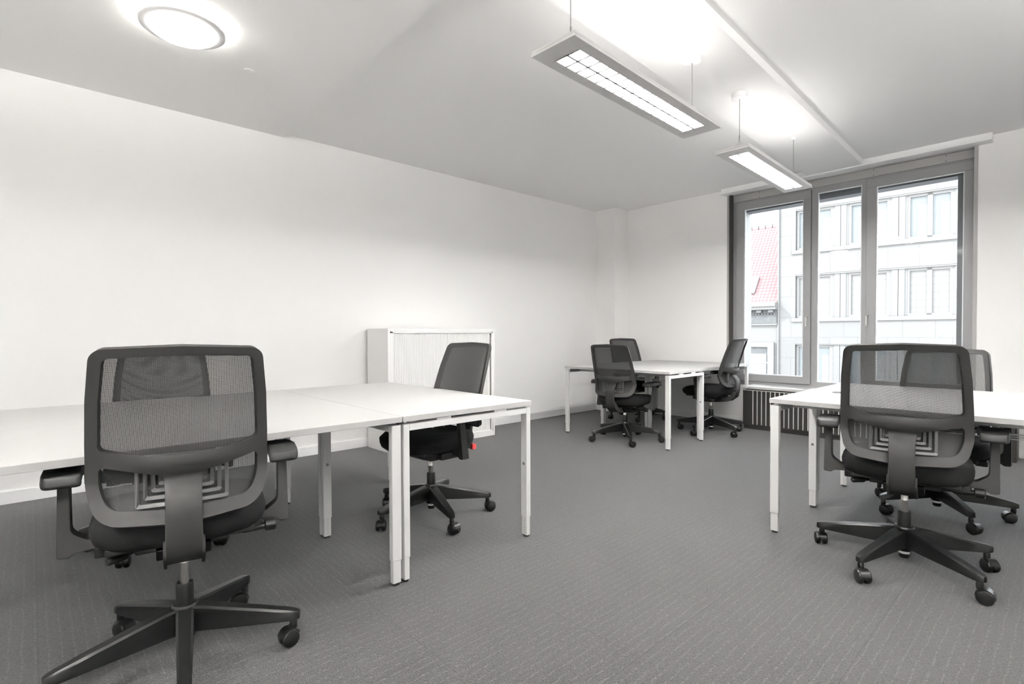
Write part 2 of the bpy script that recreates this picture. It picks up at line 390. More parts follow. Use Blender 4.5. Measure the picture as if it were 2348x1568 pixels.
# ------------------------------------------------------------------ window
def ring(bm, x0, x1, z0, z1, ix0, ix1, iz0, iz1, y0, y1):
    box(bm, x0, x1, y0, y1, z0, iz0); box(bm, x0, x1, y0, y1, iz1, z1); box(bm, x0, ix0, y0, y1, iz0, iz1); box(bm, ix1, x1, y0, y1, iz0, iz1)
def make_window(dx=0.0, n=1):
    w = bpy.data.objects.new('window_%d' % n, None); C.objects.link(w); struct(w, 'grey three-part window with two handles')
    w.location = (dx, 0, 0)
    bm = nb(); y0, y1 = 6.43, 6.50
    box(bm, WX0, -2.872, y0, y1, WZ0, WZ1); box(bm, -.655, WX1+.001, y0, y1, WZ0, WZ1)
    box(bm, -2.872, -.655, y0, y1, WZ0, .515); box(bm, -2.872, -.655, y0, y1, 2.695, 2.71)
    box(bm, -2.03, -1.97, y0, y1, .515, 2.695); box(bm, -1.553, -1.512, y0, y1, .515, 2.695)
    box(bm, -1.97, -1.553, y0, y1, .515, .55); box(bm, -1.97, -1.553, y0, y1, 2.648, 2.695)
    obj('frame', bm, m_alu, w, bevel=.003)
    for ox0, ox1, gx0, gx1 in ((-2.868, -2.034, -2.775, -2.111), (-1.508, -.659, -1.422, -.733)):
        bm = nb(); ring(bm, ox0, ox1, .519, 2.691, gx0, gx1, .602, 2.602, 6.412, 6.48)
        s = obj('sash', bm, m_alu, w, bevel=.004)
        bm = nb(); ring(bm, gx0-.001, gx1+.001, .600, 2.604, gx0+.009, gx1-.009, .611, 2.593, 6.425, 6.445); obj('glazing_bead', bm, m_bead, s)
        obj('glass', boxes((gx0, gx1, 6.452, 6.458, .602, 2.602)), m_glass, s)
    bm = nb(); ring(bm, -1.971, -1.552, .549, 2.649, -1.962, -1.561, .559, 2.64, 6.436, 6.45); obj('glazing_bead', bm, m_bead, w)
    obj('glass', boxes((-1.97, -1.553, 6.455, 6.461, .55, 2.648)), m_glass, w)
    bm = nb(); box(bm, WX0+.004, -.656, 6.425, 6.47, 2.712, 2.796)
    ob = obj('head_panel', bm, m_panel, w, bevel=.002)
    bm = nb()
    for x in (-2.60, -2.02, -1.45, -.87):
        for z in (2.727, 2.782): lathe(bm, [(.004, 6.422), (.004, 6.426)], 10, (x, 0, z), 'y')
    obj('screw', bm, m_foot, ob)
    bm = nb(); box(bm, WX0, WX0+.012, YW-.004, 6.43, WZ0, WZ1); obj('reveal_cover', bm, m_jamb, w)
    bm = nb(); box(bm, WX0-.022, WX0+.003, YW-.006, YW+.01, WZ0, WZ1); box(bm, WX1-.002, WX1+.026, YW-.006, YW+.01, WZ0, WZ1); obj('edge_strip', bm, m_panel, w, bevel=.002)
    box_r = nb(); box(box_r, WX1-.003, WX1+.001, YW, 6.43, WZ0, WZ1); obj('reveal_cover', box_r, m_panel, w)
    for hx in (-2.066, -1.492):
        bm = nb(); lathe(bm, [(.013, 6.397), (.015, 6.402), (.015, 6.413)], 16, (hx, 0, 1.283), 'y')
        tube(bm, [(hx, 6.40, 1.283), (hx, 6.375, 1.283), (hx, 6.370, 1.275), (hx, 6.372, 1.17)], [.008, .008, .009, .008], 10)
        obj('window_handle', bm, m_chrome, w, smooth=40)
    # outside reveal and raised outside blind
    bm = nb(); box(bm, WX0, -2.83, 6.50, 6.76, .4, 2.9); box(bm, -.79, WX1, 6.50, 6.76, .4, 2.9); box(bm, WX0, WX1, 6.50, 6.80, .42, .50)
    obj('outer_reveal', bm, m_ext, w)
    bm = nb(); box(bm, -2.83, -.79, 6.56, 6.72, 2.60, 2.9); obj('outer_blind', bm, m_ext, w)
    return w
make_window(0, 1)
make_window(W2+.3, 2)  # unseen second window, added to let more daylight in

# ------------------------------------------------------------------ radiator bench below the window
rb = thing('radiator_cover', 'dark slatted radiator cover with pale shelf on top, under the window', 'radiator cover', (-2.62, 6.03, 0))
X1r = 2.30
bm = nb(); box(bm, 0, X1r, 0, .29, .462, .492); obj('shelf', bm, m_shelf, rb, bevel=.004)
bm = nb(); box(bm, 0.004, X1r-.02, .035, .29, .0, .462); obj('carcass', bm, m_rad, rb)
bm = nb(); box(bm, -.002, X1r-.03, .012, .03, .045, .45); obj('front_panel', bm, m_rad, rb)
bm = nb(); box(bm, 0.0, .028, .02, .04, .45, .464); box(bm, -.004, .001, .008, .03, .045, .452); box(bm, 0, X1r-.03, .007, .012, .443, .450); obj('edge_trim', bm, m_slot, rb)
x = .115
while x < X1r-.1:
    obj('slat_strip', boxes((x-.004, x+.004, .006, .013, .06, .444)), m_slot, rb); x += .0478
for gx in (.20, 1.02):
    bm = nb()
    box(bm, gx, gx+.008, .10, .24, .4915, .4935); box(bm, gx+.05, gx+.058, .10, .24, .4915, .4935); box(bm, gx+.42, gx+.43, .10, .24, .4915, .4935)
    for k in range(4): box(bm, gx+.06, gx+.42, .12+k*.03, .124+k*.03, .4915, .4928)
    obj('air_grille', bm, m_lock, rb)

# ------------------------------------------------------------------ tambour cabinet
cb = thing('tambour_cabinet', 'low white tambour-door cabinet standing against the long wall', 'cabinet', (-4.70, 2.41, 0))
D, L_, H_ = .40, 1.295, 1.155
bm = nb(); box(bm, 0, D, 0, .022, 0, H_); box(bm, 0, D, L_-.022, L_, 0, H_); box(bm, 0, .015, .022, L_-.022, 0, H_); box(bm, 0, D, .022, L_-.022, H_-.028, H_); box(bm, 0, D, .022, L_-.022, 0, .05)
ring_b = [(D-.02, D, .022, .055, .05, H_-.028), (D-.02, D, L_-.045, L_-.022, .05, H_-.028), (D-.02, D, .022, L_-.022, H_-.045, H_-.028), (D-.02, D, .022, L_-.022, .05, .065)]
for b in ring_b: box(bm, *b)
obj('body', bm, m_cab, cb, bevel=.002)
for y0, y1, nm in ((.056, .675, 'left'), (.679, L_-.057, 'right')):
    bm = nb(); n_ = 34; w_ = (y1-y0)/n_
    for k in range(n_):
        a = y0+k*w_; prism(bm, [(D-.030, a), (D-.014, a+.0015), (D-.011, a+w_*.35), (D-.011, a+w_*.65), (D-.014, a+w_-.0015), (D-.030, a+w_)], .066, H_-.046)
    obj('tambour_door', bm, m_cab, cb)
bm = nb(); box(bm, D-.045, D-.0305, .05, L_-.05, .06, H_-.05); obj('dark_gap', bm, m_foot, cb)

# ------------------------------------------------------------------ desks
TH, TZ, FZ = .025, .74, .703
def make_frame(parent, x, y0, y1, along, sign):
    """loop leg frame in the plane x = const (along y) or y = const (along x)"""
    W_, T_ = .045, .030
    def B(bm, a0, a1, b0, b1, z0, z1, mi=0):
        if along == 'y': box(bm, a0, a1, b0, b1, z0, z1, mi)
        else: box(bm, b0, b1, a0, a1, z0, z1, mi)
    a0, a1 = (x, x+W_*sign) if sign > 0 else (x+W_*sign, x)
    bm = nb(); B(bm, a0, a1, y0+T_, y1-T_, FZ-.030, FZ); o = obj('frame_beam', bm, m_frame, parent, bevel=.002)
    for (b0, b1, s) in ((y0, y0+T_, 1), (y1-T_, y1, -1)):
        bm = nb(); B(bm, a0, a1, b0, b1, .145-.035, FZ); lg = obj('leg', bm, m_frame, parent, bevel=.003)
        bm = nb(); B(bm, a0+.003, a1-.003, b0+.0025, b1-.0025, .012, .145); obj('leg_extension', bm, m_frame, lg, bevel=.002)
        bm = nb(); B(bm, a0+.010, a1-.010, b0+.006, b1-.006, 0, .013); obj('foot_pad', bm, m_foot, lg)
        bi = b1 if s > 0 else b0; c = (a0+a1)/2
        bm = nb()
        for k in range(7):
            zz = .025+k*.0125
            if s > 0: B(bm, c-.006, c+.006, bi-.0030, bi-.0020, zz, zz+.0022)
            else: B(bm, c-.006, c+.006, bi+.0020, bi+.0030, zz, zz+.0022)
        obj('height_scale', bm, m_ink, lg)
        bm = nb()
        if along == 'y': lathe(bm, [(.0085, bi-.003*s if s > 0 else bi-.0015), (.0085, bi+.0015 if s > 0 else bi+.003)], 16, (c, 0, .40), 'y')
        else: lathe(bm, [(.0085, bi-.0015), (.0085, bi+.0015)], 16, (0, c, .40), 'x')
        obj('lock_screw', bm, m_lock, lg)
def make_desk(x0, x1, y0, y1, along, label, group, basket=True, name='office_desk', inset=0.0):
    """along: direction of the desk's length"""
    cx, cy = (x0+x1)/2, (y0+y1)/2
    t = thing(name, label, 'desk', (cx, cy, 0), 0, group)
    X0, X1, Y0, Y1 = x0-cx, x1-cx, y0-cy, y1-cy
    bm = nb(); box(bm, X0, X1, Y0, Y1, TZ-TH, TZ); obj('tabletop', bm, m_desk, t, bevel=.0015)
    e = .004
    if along == 'x':
        make_frame(t, X0+e+inset, Y0+e, Y1-e, 'y', 1); make_frame(t, X1-e, Y0+e, Y1-e, 'y', -1)
        rails = [(X0+.05, X1-.05, q-.018, q+.018, FZ-.026, FZ-.002) for q in (Y0+.22, Y1-.22)]
        sp = [(a, a+.045, q-.04, q+.04, FZ-.002, TZ-TH) for a in (X0+e, X1-e-.045) for q in (Y0+.22, Y1-.22)]
    else:
        make_frame(t, Y0+e, X0+e+inset, X1-e, 'x', 1); make_frame(t, Y1-e, X0+e+inset, X1-e, 'x', -1)
        rails = [(q-.018, q+.018, Y0+.05, Y1-.05, FZ-.026, FZ-.002) for q in (X0+.22, X1-.22)]
        sp = [(q-.04, q+.04, a, a+.045, FZ-.002, TZ-TH) for a in (Y0+e, Y1-e-.045) for q in (X0+.22, X1-.22)]
    for r_ in rails: obj('rail', boxes(r_), m_frame, t)
    for b_ in sp: obj('spacer', boxes(b_), m_frame, t)
    if basket:
        bm = nb(); h0, h1 = FZ-.028, FZ-.085
        Ln = ((X1-X0) if along == 'x' else (Y1-Y0)) - .5; hw = .10
        def P(a, b, z): return (a, b, z) if along == 'x' else (b, a, z)
        for b, z in ((-hw, h0), (-hw-.004, (h0+h1)/2), (-hw*.7, h1), (0, h1), (hw*.7, h1), (hw+.004, (h0+h1)/2), (hw, h0)):
            tube(bm, [P(-Ln/2, b, z), P(Ln/2, b, z)], .0022, 6)
        k = -Ln/2
        while k <= Ln/2+.001:
            tube(bm, [P(k, -hw, h0+.02), P(k, -hw, h1+.02), P(k, -hw*.75, h1), P(k, hw*.75, h1), P(k, hw, h1+.02), P(k, hw, h0+.02)], .0022, 6); k += .11
        obj('cable_basket', bm, m_frame, t)
    return t
GL = 'white desks of the near left block'; GB = 'white desks of the far block'; GR = 'white desks of the right block'
make_desk(-3.537, -1.998, 1.192, 1.982, 'x', 'white desk set crosswise at the far end of the near left block', None, inset=.035)
make_desk(-2.765, -2.000, -.42, 1.188, 'y', 'long white desk the nearest left chair is pushed under', None, basket=False)
make_desk(-3.535, -2.7655, -.42, 1.188, 'y', 'long white desk on the wall side of the near left block', None, basket=False, inset=.045)
make_desk(-3.875, -2.575, 4.366, 5.04, 'x', 'white desk set crosswise at the near end of the far block', None)
make_desk(-3.255, -2.632, 5.046, 6.24, 'y', 'white desk of the far block whose end reaches the radiator cover', None)
make_desk(-3.885, -3.2555, 5.046, 6.24, 'y', 'white desk of the far block nearest the room corner', None)
d = make_desk(-1.150, .20, 2.985, 3.632, 'x', 'white desk the nearest right-hand chair is pushed up to', None)
make_desk(-1.152, .20, 3.634, 4.285, 'x', 'white desk on the window side of the right-hand block', None)
bm = nb(); lathe(bm, [(.038, .7405), (.040, .742), (.034, .743), (.032, .741)], 28, (-.99-d.location.x+.02, 3.57-d.location.y, 0))
obj('cable_grommet', bm, m_foot, d, smooth=40)

# ------------------------------------------------------------------ office chair
BV = .532      # back height
def back_fn(off=0.0, bar=True):
    def fn(u, v):
        t = v/BV
        y = -.228 - .122*max(0, (v-.13)/(BV-.13))**1.15*1.0 - .045*max(0, (.13-v)/.13)**1.6
        y += .045*(abs(u)/.23)**2.2                              # wraps forward at the sides
        if bar: y -= .035*math.exp(-((v-.176)/.05)**2)*max(0, 1-(u/.19)**2)
        z = .520 + v*.985
        return (u, y+off, z)
    return fn
def sym(pts): return pts + [(-x, y, r) for x, y, r in reversed(pts)]
def make_chair():
    t = thing('office_chair', '', 'chair')
    # --- star base (its own turn), casters
    bm = nb()
    for k in range(5):
        a = 2*PI*k/5; ca, sa = math.cos(a), math.sin(a)
        def P(r, w, z): return (r*ca - w*sa, r*sa + w*ca, z)
        secs = [(.012, .028, .186, .098), (.06, .026, .181, .098), (.14, .0235, .165, .094), (.25, .0205, .143, .091), (.335, .0185, .125, .088), (.357, .016, .119, .089), (.367, .008, .114, .091)]
        prev = None
        for r, w, zt, zb in secs:
            ringv = [bm.verts.new(P(r, q*w, z)) for q, z in ((-1, zb), (-1, zt-.008), (-.72, zt-.001), (.72, zt-.001), (1, zt-.008), (1, zb))]
            if prev:
                for i in range(6): bm.faces.new((prev[i], prev[(i+1) % 6], ringv[(i+1) % 6], ringv[i]))
            else: bm.faces.new(ringv[::-1])
            prev = ringv
        bm.faces.new(prev)
    lathe(bm, [(.030, .075), (.034, .09), (.040, .10), (.042, .178), (.036, .19), (.03, .192)], 30)
    base = obj('star_base', bm, m_black, t, smooth=35)
    rnd = random.Random(3)
    cp = None
    for k in range(5):
        a = 2*PI*k/5; sw = rnd.uniform(0, 2*PI)
        if cp is None:
            bm = nb()
            for s in (-1, 1):
                lathe(bm, [(.018, s*.007), (.029, s*.0075), (.0305, s*.010), (.0305, s*.020), (.027, s*.0255), (.016, s*.0285), (.004, s*.0295)], 26, (.018, 0, .0305), 'y')
            for s in (-1, 1): pass
            hood = [(.018+.033*math.cos(q), .0305+.033*math.sin(q)) for q in [R(x_) for x_ in range(-10, 200, 14)]]
            prism(bm, [(x_, z_) for x_, z_ in hood] + [(-.004, .02), (.04, .02)], -.0068, .0068, 'y')
            # bridging shell over both wheels
            q = [R(x_) for x_ in range(15, 171, 12)]
            for s0, s1 in ((-.019, .019),):
                o1 = [(.018+.0335*math.cos(a_), .0305+.0335*math.sin(a_)) for a_ in q]; i1 = [(.018+.031*math.cos(a_), .0305+.031*math.sin(a_)) for a_ in reversed(q)]
                prism(bm, o1+i1, s0, s1, 'y')
            lathe(bm, [(.011, .055), (.013, .062), (.013, .078), (.010, .088), (.006, .092)], 16)
            cp = obj('caster', bm, m_black, base, smooth=40)
            c = cp
        else:
            c = cp.copy(); C.objects.link(c); c.parent = base
        c.location = (.345*math.cos(a), .345*math.sin(a), 0); c.rotation_euler = (0, 0, sw)
    bm = nb(); lathe(bm, [(.0262, .188), (.0268, .192), (.0262, .256), (.024, .262), (.018, .263)], 30); obj('column_sleeve', bm, m_black, t, smooth=40)
    bm = nb(); lathe(bm, [(.019, .040), (.022, .044), (.022, .090), (.019, .092)], 24); cy = obj('column_end', bm, m_black, t, smooth=40)
    bm = nb(); lathe(bm, [(.0223, .061), (.0223, .075)], 24); obj('sticker', bm, m_lab, cy, smooth=40)
    # --- everything below moves with the gas lift
    up = []
    bm = nb(); lathe(bm, [(.0145, .20), (.0145, .30), (.0148, .301), (.0145, .302), (.0145, .345)], 24); up.append(obj('gas_lift', bm, m_chrome, t, smooth=40))
    # mechanism box under the seat
    bm = nb(); prism(bm, round_poly([(-.15, .405, .0), (-.12, .362, .02), (-.03, .345, .03), (.05, .345, .03), (.12, .368, .02), (.16, .412, .0)][::-1], 4), -.075, .075, 'x')
    box(bm, -.13, .13, -.10, .12, .385, .415); mech = obj('mechanism', bm, m_black, t, smooth=35, bevel=.004); up.append(mech)
    bm = nb(); box(bm, -.20, .20, -.15, .20, .412, .436); box(bm, -.235, -.18, -.06, .10, .385, .42); box(bm, .18, .235, -.06, .10, .385, .42); up.append(obj('seat_pan', bm, m_black, t, smooth=35, bevel=.006))
    # levers
    bm = nb(); tube(bm, [(.06, -.04, .385), (.14, -.045, .388), (.17, -.047, .389), (.175, -.047, .389), (.245, -.05, .392)], [.009, .008, .008, .0125, .0125], 14); lathe(bm, [(.015, .243), (.021, .246), (.0215, .276), (.017, .281)], 22, (0, -.05, .393), 'x')
    up.append(obj('tension_knob', bm, m_black, t, smooth=40))
    bm = nb(); tube(bm, [(-.06, -.02, .385), (-.12, -.04, .387), (-.15, -.07, .387), (-.155, -.075, .387), (-.195, -.11, .386), (-.198, -.112, .386)], [.009, .0075, .0075, .013, .0125, .010], 14)
    up.append(obj('height_lever', bm, m_black, t, smooth=40))
    # seat cushion
    bm = nb(); prof = [(.0, 0), (.35, .001), (.65, 0), (.82, -.004), (.92, -.012), (.975, -.025), (1.0, -.048), (.995, -.070), (.965, -.092), (.90, -.106), (.6, -.110), (0, -.11)]
    n_ = 56; rings = []
    for s, z in prof:
        rg = []
        for k in range(n_):
            a = 2*PI*k/n_; ca, sa = math.cos(a), math.sin(a); e = 2/3.6
            x_ = math.copysign(abs(ca)**e, ca)*.248; y_ = math.copysign(abs(sa)**e, sa)*.245
            if y_ > 0: x_ *= 1-.10*(y_/.245)**2
            x_, y_ = x_*s, y_*s + .035
            dz = -.030*max(0, (y_-.12)/.16)**2 + .010*((x_/.25)**2) + .012*max(0, (-y_-.08)/.13)
            zz = .522+z
            if y_ > .1 and z < -.04: zz += .030*max(0, (y_-.1)/.18)**1.3
            rg.append(bm.verts.new((x_, y_, zz+dz)))
            if s == 0: break
        rings.append(rg)
    for a, b in zip(rings, rings[1:]):
        for k in range(n_):
            k2 = (k+1) % n_
            if len(a) == 1: bm.faces.new((a[0], b[k], b[k2]))
            elif len(b) == 1: bm.faces.new((a[k], a[k2], b[0]))
            else: bm.faces.new((a[k], a[k2], b[k2], b[k]))
    up.append(obj('seat', bm, m_seat, t, smooth=60))
    # back shell with its two openings
    outline = round_poly(sym([(.0, -.004, .0), (.205, .012, .095), (.2295, .13, .12), (.2255, .27, .3), (.2185, .40, .4), (.201, .547, .038), (.0, .555, 0)])[:-1] if False else
        [(0, -.004, 0), (.210, .010, .080), (.2340, .12, .15), (.2300, .25, .4), (.2230, .38, .4), (.207, .524, .036), (0, .532, 0), (-.207, .524, .036), (-.2230, .38, .4), (-.2300, .25, .4), (-.2340, .12, .15), (-.210, .010, .080)], 8)
    top = round_poly([(0, .202, 0), (.10, .2065, .3), (.202, .230, .018), (.194, .38, .4), (.180, .499, .020), (0, .506, 0), (-.180, .499, .020), (-.194, .38, .4), (-.202, .230, .018), (-.10, .2065, .3)], 6)
    low = round_poly([(0, .035, 0), (.178, .048, .055), (.203, .11, .15), (.202, .182, .014), (.06, .153, .2), (0, .151, 0), (-.06, .153, .2), (-.202, .182, .014), (-.203, .11, .15), (-.178, .048, .055)], 6)
    fr = obj('backrest_frame', sheet(outline, [top, low], back_fn(0, True), .018, .011), m_grey, t, smooth=50, bevel=.003); up.append(fr)
    inner = [(x_*.965, .012+y_*.955) for x_, y_ in outline]
    up.append(obj('backrest_mesh', sheet(inner, [], back_fn(.017, False), .0008, .022), m_net, t, smooth=60))
    # back support: the T-stem that sweeps down and under the seat
    bm = nb(); prev = None; shell = back_fn(-.009, True); v_of = lambda z: (z-.520)/.985
    path = [(.0, .690, .085, 1), (.0, .676, .074, 1), (.0, .668, .066, 1), (.0, .663, .0595, 1), (.0, .656, .0535, .95), (.0, .646, .0490, .8), (.0, .632, .0470, .5), (.0, .616, .0465, .2), (-.288, .595, .0465, 0), (-.293, .555, .0465, 0), (-.291, .505, .047, 0), (-.282, .463, .048, 0), (-.262, .427, .0485, 0), (-.225, .397, .049, 0), (-.17, .378, .049, 0), (-.11, .370, .048, 0), (-.05, .370, .046, 0)]
    for i, (y, z, w, k) in enumerate(path):
        if k: y = -.284
        y0_, z0_ = path[max(i-1, 0)][:2]; y1_, z1_ = path[min(i+1, len(path)-1)][:2]
        if path[max(i-1, 0)][3]: y0_ = -.285
        if path[min(i+1, len(path)-1)][3]: y1_ = -.285
        ty, tz = y1_-y0_, z1_-z0_; L = math.hypot(ty, tz); ny, nz = -tz/L, ty/L       # normal in the y-z plane
        th = .010 if i < 11 else .013
        sec = []
        for q in (1, .93, .5, 0, -.5, -.93, -1): sec.append((q*w, th*(.55 if abs(q) == 1 and k < 1 else 1)))
        for q in (-1, -.93, -.5, 0, .5, .93, 1): sec.append((q*w, -th*(.55 if abs(q) == 1 and k < 1 else 1)))
        rg = []
        for u_, d_ in sec:
            yy, zz = y - ny*d_*(-1 if ny < 0 else 1)*0 + ny*d_, z + nz*d_
            if k:
                so = shell(u_, v_of(z))[1]                       # outer face of the cross bar
                yy = yy + k*((so - .0004 if ny*d_ < 0 else so + .012) - yy)
            rg.append(bm.verts.new((u_, yy, zz)))
        if prev:
            for q in range(14): bm.faces.new((prev[q], prev[(q+1) % 14], rg[(q+1) % 14], rg[q]))
        else: bm.faces.new(rg[::-1])
        prev = rg
    bm.faces.new(prev)
    up.append(obj('back_support', bm, m_grey, t, smooth=50))
    # side cheeks where the stem meets the mechanism
    bm = nb()
    for s in (-1, 1):
        prism(bm, round_poly([(-.280, .47, .02), (-.285, .42, .03), (-.215, .366, .04), (-.09, .348, .03), (-.02, .350, .01), (-.02, .40, .01), (-.11, .408, .03), (-.215, .412, .03), (-.262, .47, .01)], 4), s*.049-.004, s*.049+.004, 'x')
    up.append(obj('support_cheek', bm, m_grey, t, smooth=50))
    # lumbar pad: nested angular bars seen through the lower opening
    bm = nb(); f2 = back_fn(-.002, False)
    for s in (-1, 1):
        for j, (ou, ov) in enumerate(((.120, .050), (.100, .071), (.081, .091), (.063, .110))):
            w = .0105
            poly = round_poly([(s*ou, .196, 0), (s*ou, ov, .008), (s*.030, ov, 0), (s*.030, ov+w, 0), (s*(ou-w), ov+w, .004), (s*(ou-w), .196, 0)], 3)
            if s < 0: poly = poly[::-1]
            lo = [bm.verts.new(Vector(f2(a, b)) + Vector((0, .004, 0))) for a, b in poly]; hi = [bm.verts.new(Vector(f2(a, b)) - Vector((0, .003, 0))) for a, b in poly]
            bm.faces.new(lo); bm.faces.new(hi[::-1])
            for i in range(len(poly)):
                k = (i+1) % len(poly); bm.faces.new((lo[i], lo[k], hi[k], hi[i]))
    for z0_, z1_, w in ((.186, .203, .13), (.138, .168, .045)):
        a = [f2(-w, z0_), f2(w, z0_), f2(w, z1_), f2(-w, z1_)]
        box(bm, -w, w, a[0][1]-.004, a[0][1]+.004, a[0][2], a[2][2])
    tube(bm, [f2(-.10, .040), f2(-.05, .037), f2(.05, .037), f2(.10, .040)], .0035, 8)
    lum = obj('lumbar_support', bm, m_lum, fr)
    # armrests
    for s in (-1, 1):
        bm = nb()
        poly = round_poly([(s*.328, .622, 0), (s*.328, .392, .008), (s*.298, .390, .006), (s*.282, .402, .012), (s*.19, .410, 0), (s*.19, .434, 0), (s*.255, .438, .02), (s*.294, .465, .03), (s*.298, .622, 0)], 5)
        if s < 0: poly = poly[::-1]
        prism(bm, poly, -.024, .024, 'y')
        for v in bm.verts:
            if v.co.z > .43: v.co.y += (v.co.z-.43)*.15; 
            if v.co.z > .58: v.co.y = .030 + (v.co.y-.030)*.8
        arm = obj('armrest', bm, m_grey, t, smooth=35, bevel=.003); up.append(arm)
        bm = nb(); prof = [(0, .668), (.86, .668), (.925, .667), (.955, .664), (.968, .660), (1.0, .643), (.997, .638), (.975, .633), (.94, .6315), (0, .631)]; rings = []
        for q, z in prof:
            rg = []
            for k in range(36):
                a = 2*PI*k/36; ca, sa = math.cos(a), math.sin(a); e = 2/9
                x_ = math.copysign(abs(ca)**e, ca)*.048; y_ = math.copysign(abs(sa)**e, sa)*.125
                x_ += -s*.014*(y_/.125)**2
                rg.append(bm.verts.new((s*.312 + x_*q, .008 + y_*q, z - .006*(y_/.125)**2*q)))
                if q == 0: break
            rings.append(rg)
        for a, b in zip(rings, rings[1:]):
            for k in range(36):
                k2 = (k+1) % 36
                if len(a) == 1: bm.faces.new((a[0], b[k], b[k2]))
                elif len(b) == 1: bm.faces.new((a[k], a[k2], b[0]))
                else: bm.faces.new((a[k], a[k2], b[k2], b[k]))
        obj('arm_pad', bm, m_pad, arm, smooth=50)
        bm = nb(); box(bm, s*.313-.010, s*.313+.010, .012, .042, .61, .636); obj('arm_slide', bm, m_lock, arm, bevel=.002)
    return t
def place(ch, x, y, face, phase, lift, label, group=None):
    ch.location = (x, y, 0); ch.rotation_euler = (0, 0, R(face-90)); ch['label'] = label
    if group: ch['group'] = group
    rr = random.Random(int(x*1000)*7+int(y*1000))
    for c in ch.children:
        n_ = c.name.split('.')[0]
        if n_ == 'star_base':
            c.rotation_euler = (0, 0, R(phase-(face-90)))
            for g in c.children: g.rotation_euler = (0, 0, rr.uniform(0, 2*PI))
        elif n_ not in ('column_sleeve', 'column_end'):
            c.location.z = lift
    return ch
proto = make_chair()
spots = [
 (-2.055, .372, 170, 61, .028, 'black mesh office chair seen from behind at the nearest left desk'),
 (-.547, 3.018, 98, -34, .010, 'black mesh office chair seen from behind at the nearest right desk'),
 (-2.665, 1.780, 273, -15, .000, 'black office chair with a red tag under its seat'),
 (-3.158, 4.490, 95, 26, -.050, 'low-set mesh office chair before the crosswise desk of the far block'),
 (-2.755, 5.540, 182, -20, .0, 'mesh office chair in profile beside the radiator cover'),
 (-3.885, 5.785, 341, 20, -.01, 'mesh office chair nearest the room corner, behind the low-set chair'),
 (-.575, 4.060, 271, 15, -.050, 'mesh office chair on the window side of the right-hand desks'),
 (-3.310, .510, 350, 34, -.035, 'office chair on the wall side of the near left desks, behind the nearest chair'),
]
chairs = []
for i, (x, y, fa, ph, lf, lab) in enumerate(spots):
    c = proto if i == 0 else dup(proto, (0, 0, 0), 0)
    chairs.append((c, (x, y, fa, ph, lf, lab)))
for c, a in chairs: place(c, *a, group='black mesh office chairs')
bm = nb(); box(bm, -.012, .012, -.012, .0, -.035, .0); box(bm, -.012, -.006, -.03, -.010, -.035, -.002)
tg = obj('pull_tag', bm, m_red, chairs[2][0], (-.15, -.195, .425), bevel=.003); tg['label'] = 'red pull tag'

# ------------------------------------------------------------------ pendant lamps
def make_lamp(x0, y0, x1, y1, zb, w, label, second_stem, md=None, mu=None):
    a = math.atan2(y1-y0, x1-x0); L = math.hypot(x1-x0, y1-y0)
    t = thing('pendant_lamp', label, 'lamp', ((x0+x1)/2, (y0+y1)/2, zb), a, 'long louvred pendant lamps')
    h = L/2; hw = w/2
    cx0, cx1, chw = -h+.105, h-.105, .068
    bm = nb()
    box(bm, -h, cx0, -hw, hw, 0, .014); box(bm, cx1, h, -hw, hw, 0, .014); box(bm, cx0, cx1, -hw, -chw, 0, .014); box(bm, cx0, cx1, chw, hw, 0, .014)
    box(bm, -h+.002, h-.002, -hw+.002, hw-.002, .0165, .026)
    obj('housing', bm, m_lampw, t, bevel=.001)
    obj('reflector', boxes((cx0, cx1, -chw, chw, .0135, .0155)), m_cell, t)
    for q in (-.034, .034): obj('light_tube', boxes((cx0+.01, cx1-.01, q-.006, q+.006, .0030, .0036)), md or m_tel, t)
    bm = nb(); n_ = 16
    for k in range(n_+1):
        x_ = cx0+(cx1-cx0)*k/n_; prism(bm, [(x_-.0058, 0), (x_+.0058, 0), (x_+.0050, .0012), (x_-.0050, .0012)], -chw, chw, 'y')
    prism(bm, [(-.0060, 0), (.0060, 0), (.005, .0012), (-.005, .0012)], cx0, cx1, 'x')
    obj('louvre', bm, m_louv, t)
    obj('uplight', boxes((-h+.12, h-.12, -hw+.05, hw-.05, .0262, .029)), mu or m_tup, t)
    for s in (-1, 1):
        xs = s*(h-.13); zc = 2.80-zb
        bm = nb(); zt = .11
        tube(bm, [(xs, 0, zc-.015), (xs, 0, zt)], .0022, 8)
        tube(bm, [(xs, 0, zt+.03), (xs, 0, zt)], .0045, 8)
        for q in (-1, 1): tube(bm, [(xs, 0, zt), (xs+.0, q*.045, .026)], .001, 6)
        for q in (-1, 1): tube(bm, [(xs, 0, zt), (xs+q*.03, 0, .026)], .001, 6)
        obj('suspension_cable', bm, m_cable, t)
        bm = nb()
        if s == second_stem: lathe(bm, [(.05, zc-.036), (.054, zc-.033), (.054, zc)], 32, (xs, 0, 0))
        else: lathe(bm, [(.016, zc-.018), (.017, zc-.016), (.017, zc)], 24, (xs, 0, 0))
        obj('ceiling_rose', bm, m_trim, t, smooth=40)
    return t
make_lamp(-1.588, 1.710, -1.634, 3.148, 2.367, .252, 'nearest long white pendant lamp with lit louvre cells', 1)
make_lamp(-1.55, -2.4, -1.56, -.96, 2.367, .245, 'added unseen pendant lamp behind the viewpoint, for room light', 1, m_tel2, m_tup2)  # this lamp and the next two are unseen, added to raise the room's light
make_lamp(1.3, -1.4, 1.3, .04, 2.367, .245, 'added unseen pendant lamp behind and right of the viewpoint, for room light', 1, m_tel2, m_tup2)
make_lamp(1.3, 1.9, 1.3, 3.34, 2.367, .245, 'added unseen pendant lamp right of the viewpoint, for room light', 1, m_tel3, m_tup3)
